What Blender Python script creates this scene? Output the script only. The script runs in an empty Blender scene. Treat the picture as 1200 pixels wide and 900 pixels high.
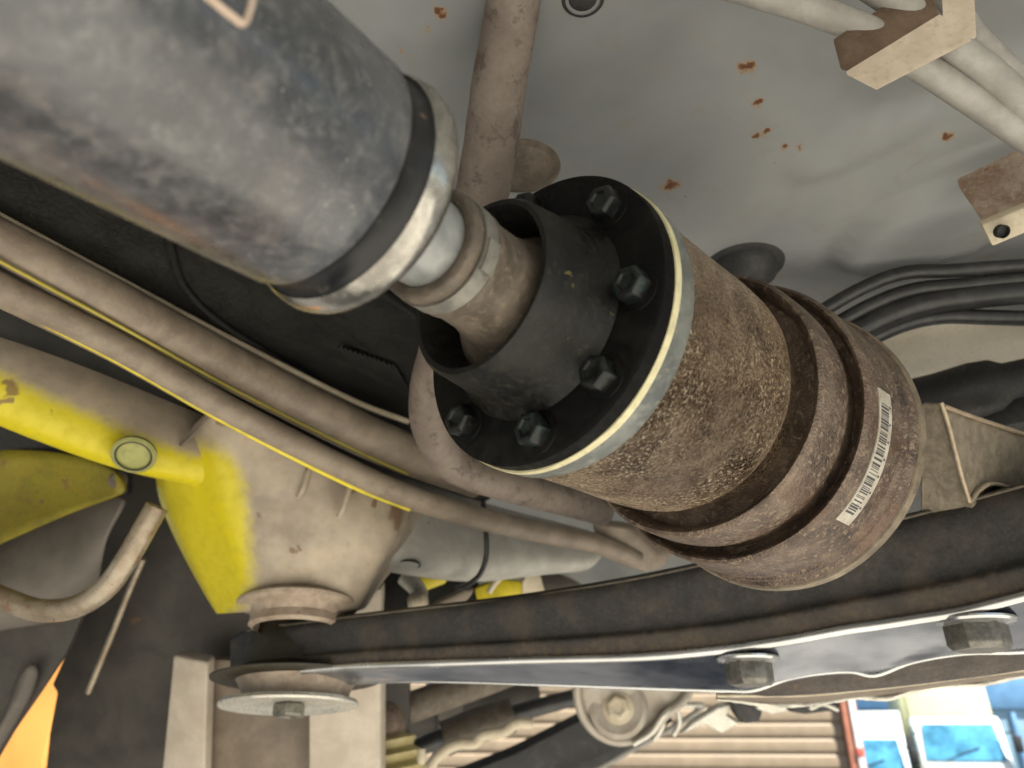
import bpy, bmesh, math, random
from mathutils import Vector, Matrix
from mathutils.noise import noise as pnoise

rnd = random.Random(4)
SC = bpy.context.scene
COL = SC.collection

# ------------------------------------------------------------------ camera
PITCH = math.radians(25.2)
FPX = 870.0                                   # focal length in px of a 1200 px wide frame
CAM = Vector((0, 0, 1.6))
RT = Vector((1, 0, 0)); UP = Vector((0, -math.sin(PITCH), math.cos(PITCH))); FW = Vector((0, math.cos(PITCH), math.sin(PITCH)))
cam = bpy.data.cameras.new('camera'); camo = bpy.data.objects.new('camera', cam); COL.objects.link(camo)
camo.location = CAM; camo.rotation_euler = (math.pi/2 + PITCH, 0, 0)
cam.sensor_width = 36; cam.lens = 36*FPX/1200; cam.clip_start = 0.01; cam.clip_end = 500
cam.dof.use_dof = True; cam.dof.focus_distance = 0.29; cam.dof.aperture_fstop = 13
SC.camera = camo

# ------------------------------------------------------------------ sky, sun, exposure
SUN_EL = math.radians(55); SUN_ROT = math.radians(180-48)
world = bpy.data.worlds.new('World'); SC.world = world; world.use_nodes = True
wn = world.node_tree; wn.nodes.clear()
sky = wn.nodes.new('ShaderNodeTexSky'); sky.sky_type = 'NISHITA'; sky.sun_disc = False
sky.sun_elevation = SUN_EL; sky.sun_rotation = SUN_ROT
bg = wn.nodes.new('ShaderNodeBackground'); bg.inputs[1].default_value = 0.05
wo = wn.nodes.new('ShaderNodeOutputWorld')
wn.links.new(sky.outputs[0], bg.inputs[0]); wn.links.new(bg.outputs[0], wo.inputs[0])
sun = bpy.data.lights.new('sun', 'SUN'); sun.energy = 5.0; sun.angle = math.radians(0.5); sun.color = (1, .96, .9)
suno = bpy.data.objects.new('sun', sun); COL.objects.link(suno)
sd = Vector((math.sin(SUN_ROT)*math.cos(SUN_EL), math.cos(SUN_ROT)*math.cos(SUN_EL), math.sin(SUN_EL)))
suno.rotation_euler = sd.to_track_quat('Z', 'Y').to_euler(); suno.location = sd*20
SC.view_settings.view_transform = 'Standard'; SC.view_settings.look = 'None'
SC.view_settings.exposure = 1.72; SC.view_settings.gamma = 1; SC.view_settings.use_curve_mapping = False
SC.render.engine = 'CYCLES'; SC.cycles.use_denoising = True; SC.cycles.max_bounces = 8; SC.cycles.diffuse_bounces = 3
SC.cycles.sample_clamp_indirect = 6

# ------------------------------------------------------------------ helpers
def P(x, y, d):
    """point of the place seen at photo pixel (x, y), d metres in front of the lens"""
    return CAM + RT*((x-600)/FPX*d) + UP*((450-y)/FPX*d) + FW*d
def PZ(x, y, z):
    r = P(x, y, 1)-CAM
    return CAM + r*((z-CAM.z)/r.z)
A = P(1524, 859.4, 1)-CAM; A.z = 0; A.normalize()
Z = Vector((0, 0, 1)); B = A.cross(Z)
O = P(630, 373, .25)                           # centre of the joint flange

def tag(o, label=None, cat=None, group=None, kind=None):
    if label: o['label'] = label
    if cat: o['category'] = cat
    if group: o['group'] = group
    if kind: o['kind'] = kind
    return o
def thing(name, loc, label, cat, group=None):
    o = bpy.data.objects.new(name, None); COL.objects.link(o); o.location = loc; o.empty_display_size = .01
    return tag(o, label, cat, group)
def link(name, me, mat, parent=None):
    o = bpy.data.objects.new(name, me); COL.objects.link(o)
    if mat: me.materials.append(mat) if not me.materials else None
    if parent:
        o.parent = parent; pm = Matrix.Translation(parent.location)
        if parent.parent: pm = Matrix.Translation(parent.parent.location) @ parent.matrix_parent_inverse @ Matrix.Translation(parent.location)
        o.matrix_parent_inverse = pm.inverted()
    return o
def finish(me, ang=35):
    me.validate()
    bm = bmesh.new(); bm.from_mesh(me); bmesh.ops.recalc_face_normals(bm, faces=bm.faces); bm.to_mesh(me); bm.free()
    me.polygons.foreach_set('use_smooth', [True]*len(me.polygons))
    me.set_sharp_from_angle(angle=math.radians(ang)); me.update()
    return me
def frame(a):
    a = a.normalized(); b = a.cross(Z)
    if b.length < 1e-4: b = a.cross(Vector((0, 1, 0)))
    b.normalize(); c = b.cross(a)
    return a, b, c
def lathe(name, prof, o, a, mat, parent=None, n=96, ang=35, wob=0, a0=0, a1=2*math.pi):
    a, b, c = frame(a); full = a1-a0 > 6.28
    m = n if full else n+1; vs = []; fs = []
    for i, (s, r) in enumerate(prof):
        for k in range(m):
            t = a0+(a1-a0)*k/n
            rr = r
            if wob and r > 0: rr += wob*pnoise(Vector((math.cos(t)*2.1, math.sin(t)*2.1, s*40)))
            vs.append(o + a*s + (b*math.cos(t)+c*math.sin(t))*rr)
    for i in range(len(prof)-1):
        for k in range(n):
            k2 = (k+1) % m
            fs.append((i*m+k, i*m+k2, (i+1)*m+k2, (i+1)*m+k))
    me = bpy.data.meshes.new(name); me.from_pydata(vs, [], fs); finish(me, ang)
    return link(name, me, mat, parent)
def catmull(pts, n):
    out = []; q = [pts[0]*2-pts[1]]+pts+[pts[-1]*2-pts[-2]]
    for i in range(1, len(q)-2):
        for k in range(n):
            t = k/n; p0, p1, p2, p3 = q[i-1], q[i], q[i+1], q[i+2]
            out.append(.5*((2*p1)+(p2-p0)*t+(2*p0-5*p1+4*p2-p3)*t*t+(3*p1-p0-3*p2+p3)*t**3))
    out.append(pts[-1]); return out
def tube(name, pts, r, mat, parent=None, n=20, sub=8, flat=1.0, wob=0, hollow=0, rs=None):
    pts = [Vector(p) for p in pts]
    c = catmull(pts, sub) if sub > 1 else pts
    vs = []; fs = []; nrm = None; m = len(c)
    for i, p in enumerate(c):
        t = (c[min(i+1, m-1)]-c[max(i-1, 0)]).normalized()
        if nrm is None: nrm = t.cross(Z); nrm = nrm if nrm.length > .05 else t.cross(Vector((1, 0, 0)))
        nrm = (nrm-t*nrm.dot(t)).normalized(); b = t.cross(nrm)
        rr = r
        if rs:
            u = i/(m-1)*(len(rs)-1); k = min(int(u), len(rs)-2); rr = rs[k]+(rs[k+1]-rs[k])*(u-k)
        for k in range(n):
            a = 2*math.pi*k/n; q = rr+(wob*pnoise(Vector((math.cos(a)*1.5, math.sin(a)*1.5, i*.7))) if wob else 0)
            vs.append(p+nrm*math.cos(a)*q+b*math.sin(a)*q*flat)
    for i in range(m-1):
        for k in range(n): fs.append((i*n+k, i*n+(k+1) % n, (i+1)*n+(k+1) % n, (i+1)*n+k))
    for e, i in ((0, 0), (1, m-1)):
        ring = [i*n+k for k in range(n)]
        t = (c[1]-c[0] if e == 0 else c[-2]-c[-1]).normalized()
        if hollow:
            i0 = len(vs)
            for k in range(n): vs.append(c[i]+(vs[ring[k]]-c[i])*hollow)
            for k in range(n): vs.append(c[i]+(vs[ring[k]]-c[i])*hollow+t*r*1.6)
            for k in range(n):
                k2 = (k+1) % n
                fs.append((ring[k], ring[k2], i0+k2, i0+k)); fs.append((i0+k, i0+k2, i0+n+k2, i0+n+k))
            fs.append([i0+n+k for k in range(n)])
        else: fs.append(ring)
    me = bpy.data.meshes.new(name); me.from_pydata(vs, [], fs); finish(me, 40)
    return link(name, me, mat, parent)
def sheet(name, rows, mat, parent=None, th=.0025, sub=2, masks=None, crease=None, ang=60):
    """pressed sheet metal through a grid of points, with thickness"""
    nr, nc = len(rows), len(rows[0])
    vs = [Vector(p) for r in rows for p in r]
    fs = [(i*nc+j, i*nc+j+1, (i+1)*nc+j+1, (i+1)*nc+j) for i in range(nr-1) for j in range(nc-1)]
    me = bpy.data.meshes.new(name); me.from_pydata(vs, [], fs)
    if masks:
        at = me.attributes.new('mask', 'FLOAT', 'POINT'); at.data.foreach_set('value', [float(v) for r in masks for v in r])
    if crease:
        cr = me.attributes.new('crease_edge', 'FLOAT', 'EDGE')
        vals = [0.0]*len(me.edges)
        for e in me.edges:
            a, b = sorted(e.vertices)
            if b-a == 1 and (a//nc) in crease.get('rows', []): vals[e.index] = crease.get('w', .8)
            if b-a == nc and (a % nc) in crease.get('cols', []): vals[e.index] = crease.get('w', .8)
        cr.data.foreach_set('value', vals)
    me.polygons.foreach_set('use_smooth', [True]*len(me.polygons))
    o = link(name, me, mat, parent)
    if sub:
        m = o.modifiers.new('subdivide', 'SUBSURF'); m.levels = sub; m.render_levels = sub
    if th:
        m = o.modifiers.new('thickness', 'SOLIDIFY'); m.thickness = th; m.offset = 0; m.use_even_offset = False
    return o
def prism(name, poly, vec, mat, parent=None, bev=.001, seg=2, ang=30):
    bm = bmesh.new(); v0 = [bm.verts.new(Vector(p)) for p in poly]; v1 = [bm.verts.new(Vector(p)+vec) for p in poly]
    n = len(poly); bm.faces.new(v0); bm.faces.new(v1[::-1])
    for i in range(n): bm.faces.new((v0[i], v1[i], v1[(i+1) % n], v0[(i+1) % n]))
    bmesh.ops.recalc_face_normals(bm, faces=bm.faces)
    if bev: bmesh.ops.bevel(bm, geom=bm.edges[:], offset=bev, segments=seg, affect='EDGES', profile=.5, clamp_overlap=True)
    me = bpy.data.meshes.new(name); bm.to_mesh(me); bm.free(); finish(me, ang)
    return link(name, me, mat, parent)
def box(name, c, ax, ay, az, mat, parent=None, bev=.001, seg=2):
    """box with centre c and half-axis vectors"""
    poly = [c+ax*sx+ay*sy-az for sx, sy in ((-1, -1), (1, -1), (1, 1), (-1, 1))]
    return prism(name, poly, az*2, mat, parent, bev, seg)
def ext(pts, k):
    """carry a run of points straight on beyond its first one"""
    return [pts[0]+(pts[0]-pts[1])*k]+list(pts)
def hexpts(o, a, r, s, ph=0):
    a, b, c = frame(a)
    return [o+a*s+(b*math.cos(ph+k*math.pi/3)+c*math.sin(ph+k*math.pi/3))*r for k in range(6)]
def bolt(parent, o, a, r, h, mat, washer=None, wmat=None, ph=0, name='bolt', recess=True):
    """hex flange bolt: head with chamfer, washer skirt as sub-part"""
    a = a.normalized(); bm = bmesh.new()
    lv = []
    for s, q in ((0, 1.0), (h*.82, 1.0), (h, .86)):
        lv.append([bm.verts.new(p) for p in hexpts(o, a, r*q, s, ph)])
    if recess:
        lv.append([bm.verts.new(p) for p in hexpts(o, a, r*.55, h, ph)]); lv.append([bm.verts.new(p) for p in hexpts(o, a, r*.5, h*.86, ph)])
    for i in range(len(lv)-1):
        for k in range(6): bm.faces.new((lv[i][k], lv[i][(k+1) % 6], lv[i+1][(k+1) % 6], lv[i+1][k]))
    bm.faces.new(lv[-1]); bm.faces.new(lv[0][::-1])
    bmesh.ops.recalc_face_normals(bm, faces=bm.faces)
    bmesh.ops.bevel(bm, geom=bm.edges[:], offset=r*.05, segments=2, affect='EDGES', profile=.5, clamp_overlap=True)
    me = bpy.data.meshes.new(name); bm.to_mesh(me); bm.free(); finish(me, 25)
    b_ = link(name, me, mat, parent)
    if washer:
        lathe('washer', [(-.0012, 0), (-.0012, washer), (-.0002, washer), (h*.07, washer*.95), (h*.14, r*.95), (h*.16, r*.9)], o, a, wmat or mat, b_, n=36)
    return b_

# ------------------------------------------------------------------ materials
class NB:
    def __init__(s, name):
        s.m = bpy.data.materials.new(name); s.m.use_nodes = True; s.t = s.m.node_tree; s.n = s.t.nodes; s.n.clear()
        s.out = s.n.new('ShaderNodeOutputMaterial'); s.b = s.n.new('ShaderNodeBsdfPrincipled'); s.t.links.new(s.b.outputs[0], s.out.inputs[0])
        s.co = s.n.new('ShaderNodeTexCoord').outputs['Object']
    def L(s, a, b):
        if hasattr(a, 'is_output'): s.t.links.new(a, b)
        elif isinstance(a, (tuple, list)): b.default_value = (*a, 1) if len(b.default_value) == 4 and len(a) == 3 else a
        else: b.default_value = a
    def noise(s, scale, det=4, rough=.55, dist=0, vec=None, w=None):
        n = s.n.new('ShaderNodeTexNoise'); n.inputs['Scale'].default_value = scale; n.inputs['Detail'].default_value = det
        n.inputs['Roughness'].default_value = rough; n.inputs['Distortion'].default_value = dist
        s.t.links.new(vec or s.co, n.inputs['Vector']); return n.outputs[0]
    def voro(s, scale, vec=None):
        n = s.n.new('ShaderNodeTexVoronoi'); n.inputs['Scale'].default_value = scale; s.t.links.new(vec or s.co, n.inputs['Vector']); return n.outputs['Distance']
    def stretch(s, axis, k):
        """coordinates squeezed along a direction, for streaks"""
        a = axis.normalized(); d = s.n.new('ShaderNodeVectorMath'); d.operation = 'DOT_PRODUCT'; s.t.links.new(s.co, d.inputs[0]); d.inputs[1].default_value = a
        sc = s.n.new('ShaderNodeVectorMath'); sc.operation = 'SCALE'; sc.inputs[0].default_value = a
        mm = s.math('MULTIPLY', d.outputs['Value'], k-1); s.t.links.new(mm, sc.inputs['Scale'])
        ad = s.n.new('ShaderNodeVectorMath'); s.t.links.new(s.co, ad.inputs[0]); s.t.links.new(sc.outputs[0], ad.inputs[1]); return ad.outputs[0]
    def math(s, op, a, b=0, c=None):
        n = s.n.new('ShaderNodeMath'); n.operation = op; s.L(a, n.inputs[0]); s.L(b, n.inputs[1])
        if c is not None: s.L(c, n.inputs[2])
        return n.outputs[0]
    def step(s, v, lo, hi, a=0, b=1):
        n = s.n.new('ShaderNodeMapRange'); n.interpolation_type = 'SMOOTHSTEP'; s.L(v, n.inputs[0])
        for i, q in enumerate((lo, hi, a, b)): n.inputs[1+i].default_value = q
        return n.outputs[0]
    def mix(s, f, a, b):
        n = s.n.new('ShaderNodeMix'); n.data_type = 'RGBA'; s.L(f, n.inputs[0]); s.L(a, n.inputs[6]); s.L(b, n.inputs[7]); return n.outputs[2]
    def ramp(s, f, stops):
        n = s.n.new('ShaderNodeValToRGB'); s.L(f, n.inputs[0]); e = n.color_ramp.elements
        while len(e) < len(stops): e.new(.5)
        for i, (p, c) in enumerate(stops): e[i].position = p; e[i].color = (*c, 1)
        return n.outputs[0]
    def bump(s, h, st=.5, dist=.001, nrm=None):
        n = s.n.new('ShaderNodeBump'); n.inputs['Strength'].default_value = st; n.inputs['Distance'].default_value = dist
        s.L(h, n.inputs['Height'])
        if nrm: s.t.links.new(nrm, n.inputs['Normal'])
        return n.outputs[0]
    def attr(s, nm):
        n = s.n.new('ShaderNodeAttribute'); n.attribute_name = nm; return n.outputs['Fac']
    def near(s, p, warp=None):
        """distance from a fixed point"""
        n = s.n.new('ShaderNodeVectorMath'); n.operation = 'DISTANCE'; s.t.links.new(warp or s.co, n.inputs[0]); n.inputs[1].default_value = p; return n.outputs['Value']
    def warp(s, scale, amt):
        n = s.n.new('ShaderNodeTexNoise'); n.inputs['Scale'].default_value = scale; n.inputs['Detail'].default_value = 3; s.t.links.new(s.co, n.inputs['Vector'])
        v = s.n.new('ShaderNodeVectorMath'); v.operation = 'MULTIPLY_ADD'; s.t.links.new(n.outputs['Color'], v.inputs[0]); v.inputs[1].default_value = (amt,)*3
        w = s.n.new('ShaderNodeVectorMath'); w.operation = 'SUBTRACT'; s.t.links.new(s.co, v.inputs[2]); s.t.links.new(v.outputs[0], w.inputs[0]); w.inputs[1].default_value = (amt/2,)*3
        return w.outputs[0]
    def done(s, col, rough=.5, metal=0, nrm=None, spec=.5, coat=0):
        s.L(col, s.b.inputs['Base Color']); s.L(rough, s.b.inputs['Roughness']); s.L(metal, s.b.inputs['Metallic'])
        s.b.inputs['Specular IOR Level'].default_value = spec
        if coat: s.b.inputs['Coat Weight'].default_value = coat; s.b.inputs['Coat Roughness'].default_value = .12
        if nrm: s.t.links.new(nrm, s.b.inputs['Normal'])
        return s.m
M = {}
def m_rust():
    s = NB('rusted_steel')
    n1 = s.noise(55, 6, .65, .4); n2 = s.noise(300, 5, .65); n3 = s.noise(800, 7, .78); n4 = s.noise(22, 3, .5)
    c = s.ramp(n1, [(.3, (.09, .055, .034)), (.46, (.21, .145, .092)), (.6, (.35, .26, .175)), (.75, (.48, .38, .265))])
    c = s.mix(s.step(n2, .52, .68, 0, .6), c, (.19, .095, .04))
    c = s.mix(s.step(s.noise(180, 5, .7), .54, .66, 0, .8), c, (.34, .25, .17))
    c = s.mix(s.step(s.noise(70, 6, .72), .54, .68, 0, .75), c, (.06, .033, .02))
    c = s.mix(s.math('MULTIPLY', s.step(n3, .52, .62), s.step(n4, .36, .56, .25, 1)), c, (.82, .69, .5))  # pale grains paint the metal's sparkle into the colour
    c = s.mix(s.step(s.noise(700, 7, .78), .55, .64, 0, .65), c, (.05, .025, .013))
    h = s.math('ADD', s.math('MULTIPLY', s.voro(700), .8), s.math('ADD', n2, s.math('MULTIPLY', n3, 1.4)))
    return s.done(c, s.step(n3, .35, .65, .22, .46), s.step(n4, .3, .6, .55, .95), s.bump(h, 1, .0024), .9)
def m_rust_dark():
    s = NB('dark_rusted_steel')
    n1 = s.noise(75, 6, .6); n2 = s.noise(420, 4, .6)
    c = s.ramp(n1, [(.3, (.05, .034, .026)), (.5, (.115, .082, .06)), (.68, (.2, .15, .11))])
    c = s.mix(s.step(n2, .52, .68, 0, .85), c, (.26, .195, .135))
    c = s.mix(s.step(s.noise(30, 4), .57, .68, 0, .5), c, (.1, .05, .03))
    c = s.mix(s.step(s.noise(150, 5, .7), .6, .7, 0, .6), c, (.04, .025, .018))
    return s.done(c, s.step(n2, .35, .65, .36, .62), .35, s.bump(s.math('ADD', n2, s.voro(900)), .5, .0006), .55)
def m_tube():
    s = NB('dusty_black_enamel')
    ax = Vector((.536, .839, .09))
    n1 = s.noise(48, 8, .68, .5); n2 = s.noise(170, 7, .68, .3); n3 = s.noise(620, 3)
    n4 = s.noise(14, 4, .6)
    c = s.ramp(n4, [(.3, (.02, .022, .025)), (.5, (.042, .046, .053)), (.7, (.085, .089, .096))])
    c = s.mix(s.step(n1, .48, .7, 0, .5), c, (.15, .148, .142))
    c = s.mix(s.step(n2, .48, .7, 0, .45), c, (.17, .162, .152))
    c = s.mix(s.step(s.noise(60, 7, .72), .52, .68, 0, .75), c, (.02, .021, .024))
    # brown road film on the near end
    d = s.near(P(60, 90, .15)); wv = s.math('ADD', d, s.math('MULTIPLY', s.math('SUBTRACT', n1, .5), .1))
    c = s.mix(s.step(wv, .01, .06, .85, 0), c, s.mix(n2, (.07, .055, .048), (.3, .25, .225)))
    d2 = s.math('ADD', s.near(P(410, 60, .2)), s.math('MULTIPLY', s.math('SUBTRACT', n1, .5), .06)); c = s.mix(s.step(d2, .014, .05, .85, 0), c, s.mix(n2, (.035, .033, .026), (.085, .078, .06)))
    d3 = s.math('ADD', s.near(P(215, 60, .17)), s.math('MULTIPLY', s.math('SUBTRACT', n1, .5), .05)); c = s.mix(s.step(d3, .010, .020, .92, 0), c, s.mix(n2, (.02, .022, .022), (.07, .072, .07)))
    c = s.mix(s.step(s.noise(210, 5, .7), .66, .72, 0, .5), c, (.26, .19, .15))
    c = s.mix(s.step(n3, .71, .76, 0, .8), c, (.4, .36, .3))
    n5 = s.noise(330, 8, .75); c = s.mix(s.step(n5, .5, .68, 0, .4), c, (.2, .195, .185)); c = s.mix(s.step(n5, .42, .34, 0, .5), c, (.03, .03, .032))
    return s.done(c, s.step(n2, .3, .7, .22, .46), 0, s.bump(s.math('ADD', n2, s.math('MULTIPLY', n3, .3)), .22, .0006), .8, .2)
def m_rim():
    s = NB('black_gloss_enamel')
    n2 = s.noise(180, 6, .65); n1 = s.noise(45, 4)
    c = s.ramp(n2, [(.35, (.006, .006, .007)), (.62, (.014, .014, .014)), (.78, (.12, .1, .08))])
    c = s.mix(s.step(s.noise(120, 3), .67, .71), c, (.22, .12, .06))
    return s.done(c, s.step(n1, .3, .7, .3, .5), 0, s.bump(n2, .15, .0005), .4)
def m_black(name='black_paint', base=.012, r0=.3, r1=.55, dust=.5, dcol=(.1, .09, .07), spec=.5):
    s = NB(name); n1 = s.noise(70, 5, .6); n2 = s.noise(400, 4, .6)
    c = s.mix(s.step(n1, .45, .75, 0, dust), (base, base, base*1.02), dcol)
    c = s.mix(s.step(n2, .6, .8, 0, dust*.6), c, dcol)
    return s.done(c, s.step(n2, .3, .7, r0, r1), 0, s.bump(n2, .2, .0004), spec)
def m_dusty(name, c0, c1, dust, sc=60, r=(.45, .75), metal=0, rust=0, bump=.25, grain=420, rustcol=(.16, .075, .035), spec=.45):
    s = NB(name); n1 = s.noise(sc, 6, .62, .3); n2 = s.noise(grain, 4, .6)
    c = s.mix(s.step(n1, .35, .65), c0, c1)
    c = s.mix(s.step(n2, .5, .75, 0, .6), c, dust)
    if rust: c = s.mix(s.math('MULTIPLY', s.step(s.noise(sc*1.6, 6, .7), .68-.25*rust, .76-.2*rust), .85), c, rustcol)
    return s.done(c, s.step(n2, .3, .7, *r), metal, s.bump(s.math('ADD', n2, n1), bump, .0006), spec)
def m_pan():
    s = NB('underseal_grey_paint'); n1 = s.noise(7, 4, .5, .4); n2 = s.noise(60, 6, .65); n3 = s.noise(700, 3)
    c = s.ramp(n1, [(.32, (.15, .157, .156)), (.5, (.225, .235, .236)), (.68, (.29, .293, .28))])
    c = s.mix(s.step(n2, .5, .75, 0, .3), c, (.24, .2, .155))
    c = s.mix(s.step(s.noise(28, 5, .65, .6), .6, .75, 0, .4), c, (.2, .15, .1))
    w = s.warp(230, .009); msk = 0
    for x, y, k in ((876, 73, 1.1), (885, 116, .9), (887, 156, .7), (899, 152, .8), (917, 167, .7), (936, 169, .6), (907, 187, .45), (1109, 156, .9), (785, 214, 1.3), (802, 226, .4), (520, 12, .8), (470, 55, .5), (505, 34, .4), (830, 60, .4), (950, 135, .4), (760, 160, .4), (1150, 110, .4)):
        q = PZ(x, y, PANZ); d = s.near(q, w); v = s.step(d, .0006*k, .0062*k, 1, 0)
        msk = v if msk == 0 else s.math('MAXIMUM', msk, v)
    rc = s.mix(s.step(msk, .35, .75), (.3, .18, .075), (.1, .032, .01))
    c = s.mix(s.step(msk, .0, .7, 0, .95), c, rc)
    return s.done(c, s.step(n2, .3, .7, .42, .62), 0, s.bump(s.math('ADD', n2, s.math('MULTIPLY', n3, .25)), .12, .0012), .4)
def m_frame():
    """yellow body paint under a film of grey road dust; mask 1 = clean yellow"""
    s = NB('yellow_paint_under_dust'); n1 = s.noise(26, 5, .6); n2 = s.noise(130, 6, .65); n3 = s.noise(600, 3)
    k = s.math('ADD', s.attr('mask'), s.math('ADD', s.math('MULTIPLY', s.math('SUBTRACT', n1, .5), .35), s.math('MULTIPLY', s.math('SUBTRACT', s.noise(220, 6, .7), .5), .25)))
    dust = s.ramp(n1, [(.35, (.22, .18, .135)), (.5, (.31, .26, .195)), (.68, (.41, .335, .245))])
    dust = s.mix(s.step(n2, .55, .75, 0, .55), dust, (.26, .18, .12))
    yel = s.mix(s.step(n2, .4, .75, 0, .5), (.5, .42, .003), (.36, .3, .006))
    c = s.mix(s.step(k, .32, .68), dust, yel)
    w = s.warp(90, .02); rm = 0
    for x, y, d, q in ((262, 495, .52, .006), (343, 532, .522, .007), (352, 548, .522, .005), (415, 572, .54, .006), (470, 606, .56, .012), (480, 625, .56, .01), (440, 590, .55, .005), (10, 452, .45, .006), (6, 470, .45, .004), (92, 497, .468, .003), (345, 640, .525, .004), (300, 600, .52, .003)):
        v = s.step(s.near(P(x, y, d), w), q*.3, q*1.3, 1, 0); rm = v if rm == 0 else s.math('MAXIMUM', rm, v)
    c = s.mix(s.step(rm, .1, .8, 0, .8), c, s.mix(n2, (.07, .035, .018), (.2, .11, .05)))
    c = s.mix(s.step(s.noise(55, 6, .7, .3), .69, .75, 0, .85), c, (.1, .055, .03))
    return s.done(c, s.step(n2, .3, .7, .34, .62), 0, s.bump(s.math('ADD', n2, s.math('MULTIPLY', n3, .3)), .15, .001), .45)
def m_plain(name, c, r=.5, metal=0, var=.15, sc=40, bump=.1):
    s = NB(name); n = s.noise(sc, 5, .6); d = tuple(x*(1-var) for x in c); l = tuple(min(1, x*(1+var)) for x in c)
    return s.done(s.mix(s.step(n, .35, .65), d, l), s.step(n, .3, .7, max(.05, r-.08), r+.08), metal, s.bump(n, bump, .0006))
PANZ = 1.6+.27
M['rust'] = m_rust(); M['rust_dark'] = m_rust_dark(); M['tube'] = m_tube(); M['rim'] = m_rim()
M['flange'] = m_black('black_flange_paint', .002, .45, .7, .75, (.013, .012, .009), .12)
M['cup'] = m_dusty('dusty_black_cup', (.003, .003, .003), (.009, .0085, .0065), (.03, .028, .018), 60, (.42, .65), 0, .12, .3, 420, (.13, .11, .03), .3)
M['boot'] = m_dusty('brown_rubber_boot', (.075, .06, .045), (.13, .105, .08), (.2, .16, .11), 90, (.5, .75), 0, .2, .4)
M['lip'] = m_dusty('worn_lip_enamel', (.2, .19, .17), (.52, .5, .44), (.34, .31, .26), 55, (.14, .3), .85, .12, .1)  # light metal colour paints reflected ground light onto the black lip
M['stub'] = m_dusty('grey_steel_shaft', (.2, .21, .21), (.32, .33, .32), (.4, .39, .36), 60, (.3, .5), .35, .1, .15)
M['clamp'] = m_dusty('zinc_clamp_band', (.17, .165, .145), (.26, .25, .215), (.32, .29, .23), 120, (.3, .5), .5, .25, .2)
M['ring'] = m_dusty('pale_gasket_edge', (.5, .46, .27), (.62, .57, .36), (.4, .36, .24), 150, (.4, .6), 0, .08, .15)
M['ring2'] = m_dusty('grey_machined_band', (.13, .14, .135), (.22, .23, .21), (.34, .31, .23), 100, (.28, .5), .4, .15, .15)
M['ring3'] = m_dusty('worn_bright_ring', (.2, .16, .115), (.34, .28, .2), (.3, .22, .14), 80, (.3, .5), .5, .3, .25)
M['bolt'] = m_dusty('black_bolt', (.004, .0045, .0045), (.009, .01, .0095), (.035, .042, .04), 160, (.3, .5), .1, 0, .2, spec=.35)
M['bolt_green'] = m_dusty('green_marked_bolt', (.006, .0065, .0065), (.009, .012, .011), (.016, .06, .05), 150, (.28, .5), .1, 0, .2, spec=.4)
M['bolt_zinc'] = m_dusty('zinc_bolt', (.11, .105, .09), (.2, .19, .165), (.26, .23, .18), 150, (.26, .48), .5, .15, .2)
M['yoke'] = m_dusty('cast_yoke_steel', (.2, .17, .125), (.29, .245, .185), (.36, .31, .235), 150, (.4, .62), .35, .12, .5)
M['ridge'] = m_dusty('worn_ridge_steel', (.34, .27, .19), (.44, .36, .26), (.4, .32, .22), 150, (.3, .5), .3, .1, .3)  # lighter tone paints the highlights along the yoke's edges
M['edge'] = m_plain('polished_edge', (.55, .55, .54), .24, .8, .12, 25, .02)  # light grey paints highlights on the arm edges; also the bolt washers
M['pan'] = m_pan(); M['frame'] = m_frame()
M['pipe'] = m_dusty('mud_spattered_pipe', (.125, .098, .08), (.165, .135, .112), (.14, .112, .09), 60, (.55, .8), 0, .6, .25, 420, (.07, .052, .042))
M['line'] = m_dusty('grey_coated_line', (.22, .21, .19), (.29, .28, .255), (.25, .23, .195), 90, (.4, .6), 0, 0, .15)
M['strap'] = m_dusty('tan_clip_steel', (.5, .42, .32), (.6, .51, .4), (.4, .3, .2), 80, (.4, .6), 0, .06, .2)
M['bracket'] = m_dusty('rusty_bracket', (.2, .13, .09), (.36, .29, .23), (.42, .36, .3), 70, (.45, .7), 0, .3, .3)
M['hose'] = m_black('black_hose', .018, .28, .5, .3, (.09, .09, .085))
M['rubber'] = m_black('dark_rubber', .02, .5, .75, .5, (.06, .055, .05))
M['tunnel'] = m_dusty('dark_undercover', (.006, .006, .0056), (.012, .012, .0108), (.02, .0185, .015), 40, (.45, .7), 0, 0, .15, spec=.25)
M['rail'] = m_dusty('dusty_rail', (.165, .13, .096), (.24, .195, .145), (.26, .215, .158), 50, (.42, .62), 0, .22, .25, 420, (.13, .095, .065))
M['hem'] = m_dusty('light_dust_hem', (.3, .25, .18), (.4, .34, .25), (.36, .3, .2), 60, (.35, .55), 0, .05, .15)  # pale colour paints the highlight along the rails' top edges
M['yhem'] = m_dusty('dim_yellow_hem', (.3, .25, .03), (.36, .3, .05), (.3, .25, .1), 60, (.4, .6), 0, .05, .15)  # yellow paints light reflected from the frame onto the rail
M['arm'] = m_black('black_arm_paint', .012, .4, .65, .6, (.055, .04, .024))
def m_armu():
    s = NB('glossy_arm_paint'); n1 = s.noise(14, 3, .5); n2 = s.noise(260, 6, .7); n3 = s.noise(60, 5, .65)
    c = s.mix(s.step(n1, .38, .66), (.05, .058, .078), (.2, .21, .235)); c = s.mix(s.step(n3, .64, .76, 0, .4), c, (.08, .07, .06))
    return s.done(c, s.step(n3, .3, .7, .12, .24), .6, s.bump(n1, .5, .008), .6)
M['armu'] = m_armu()
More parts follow.
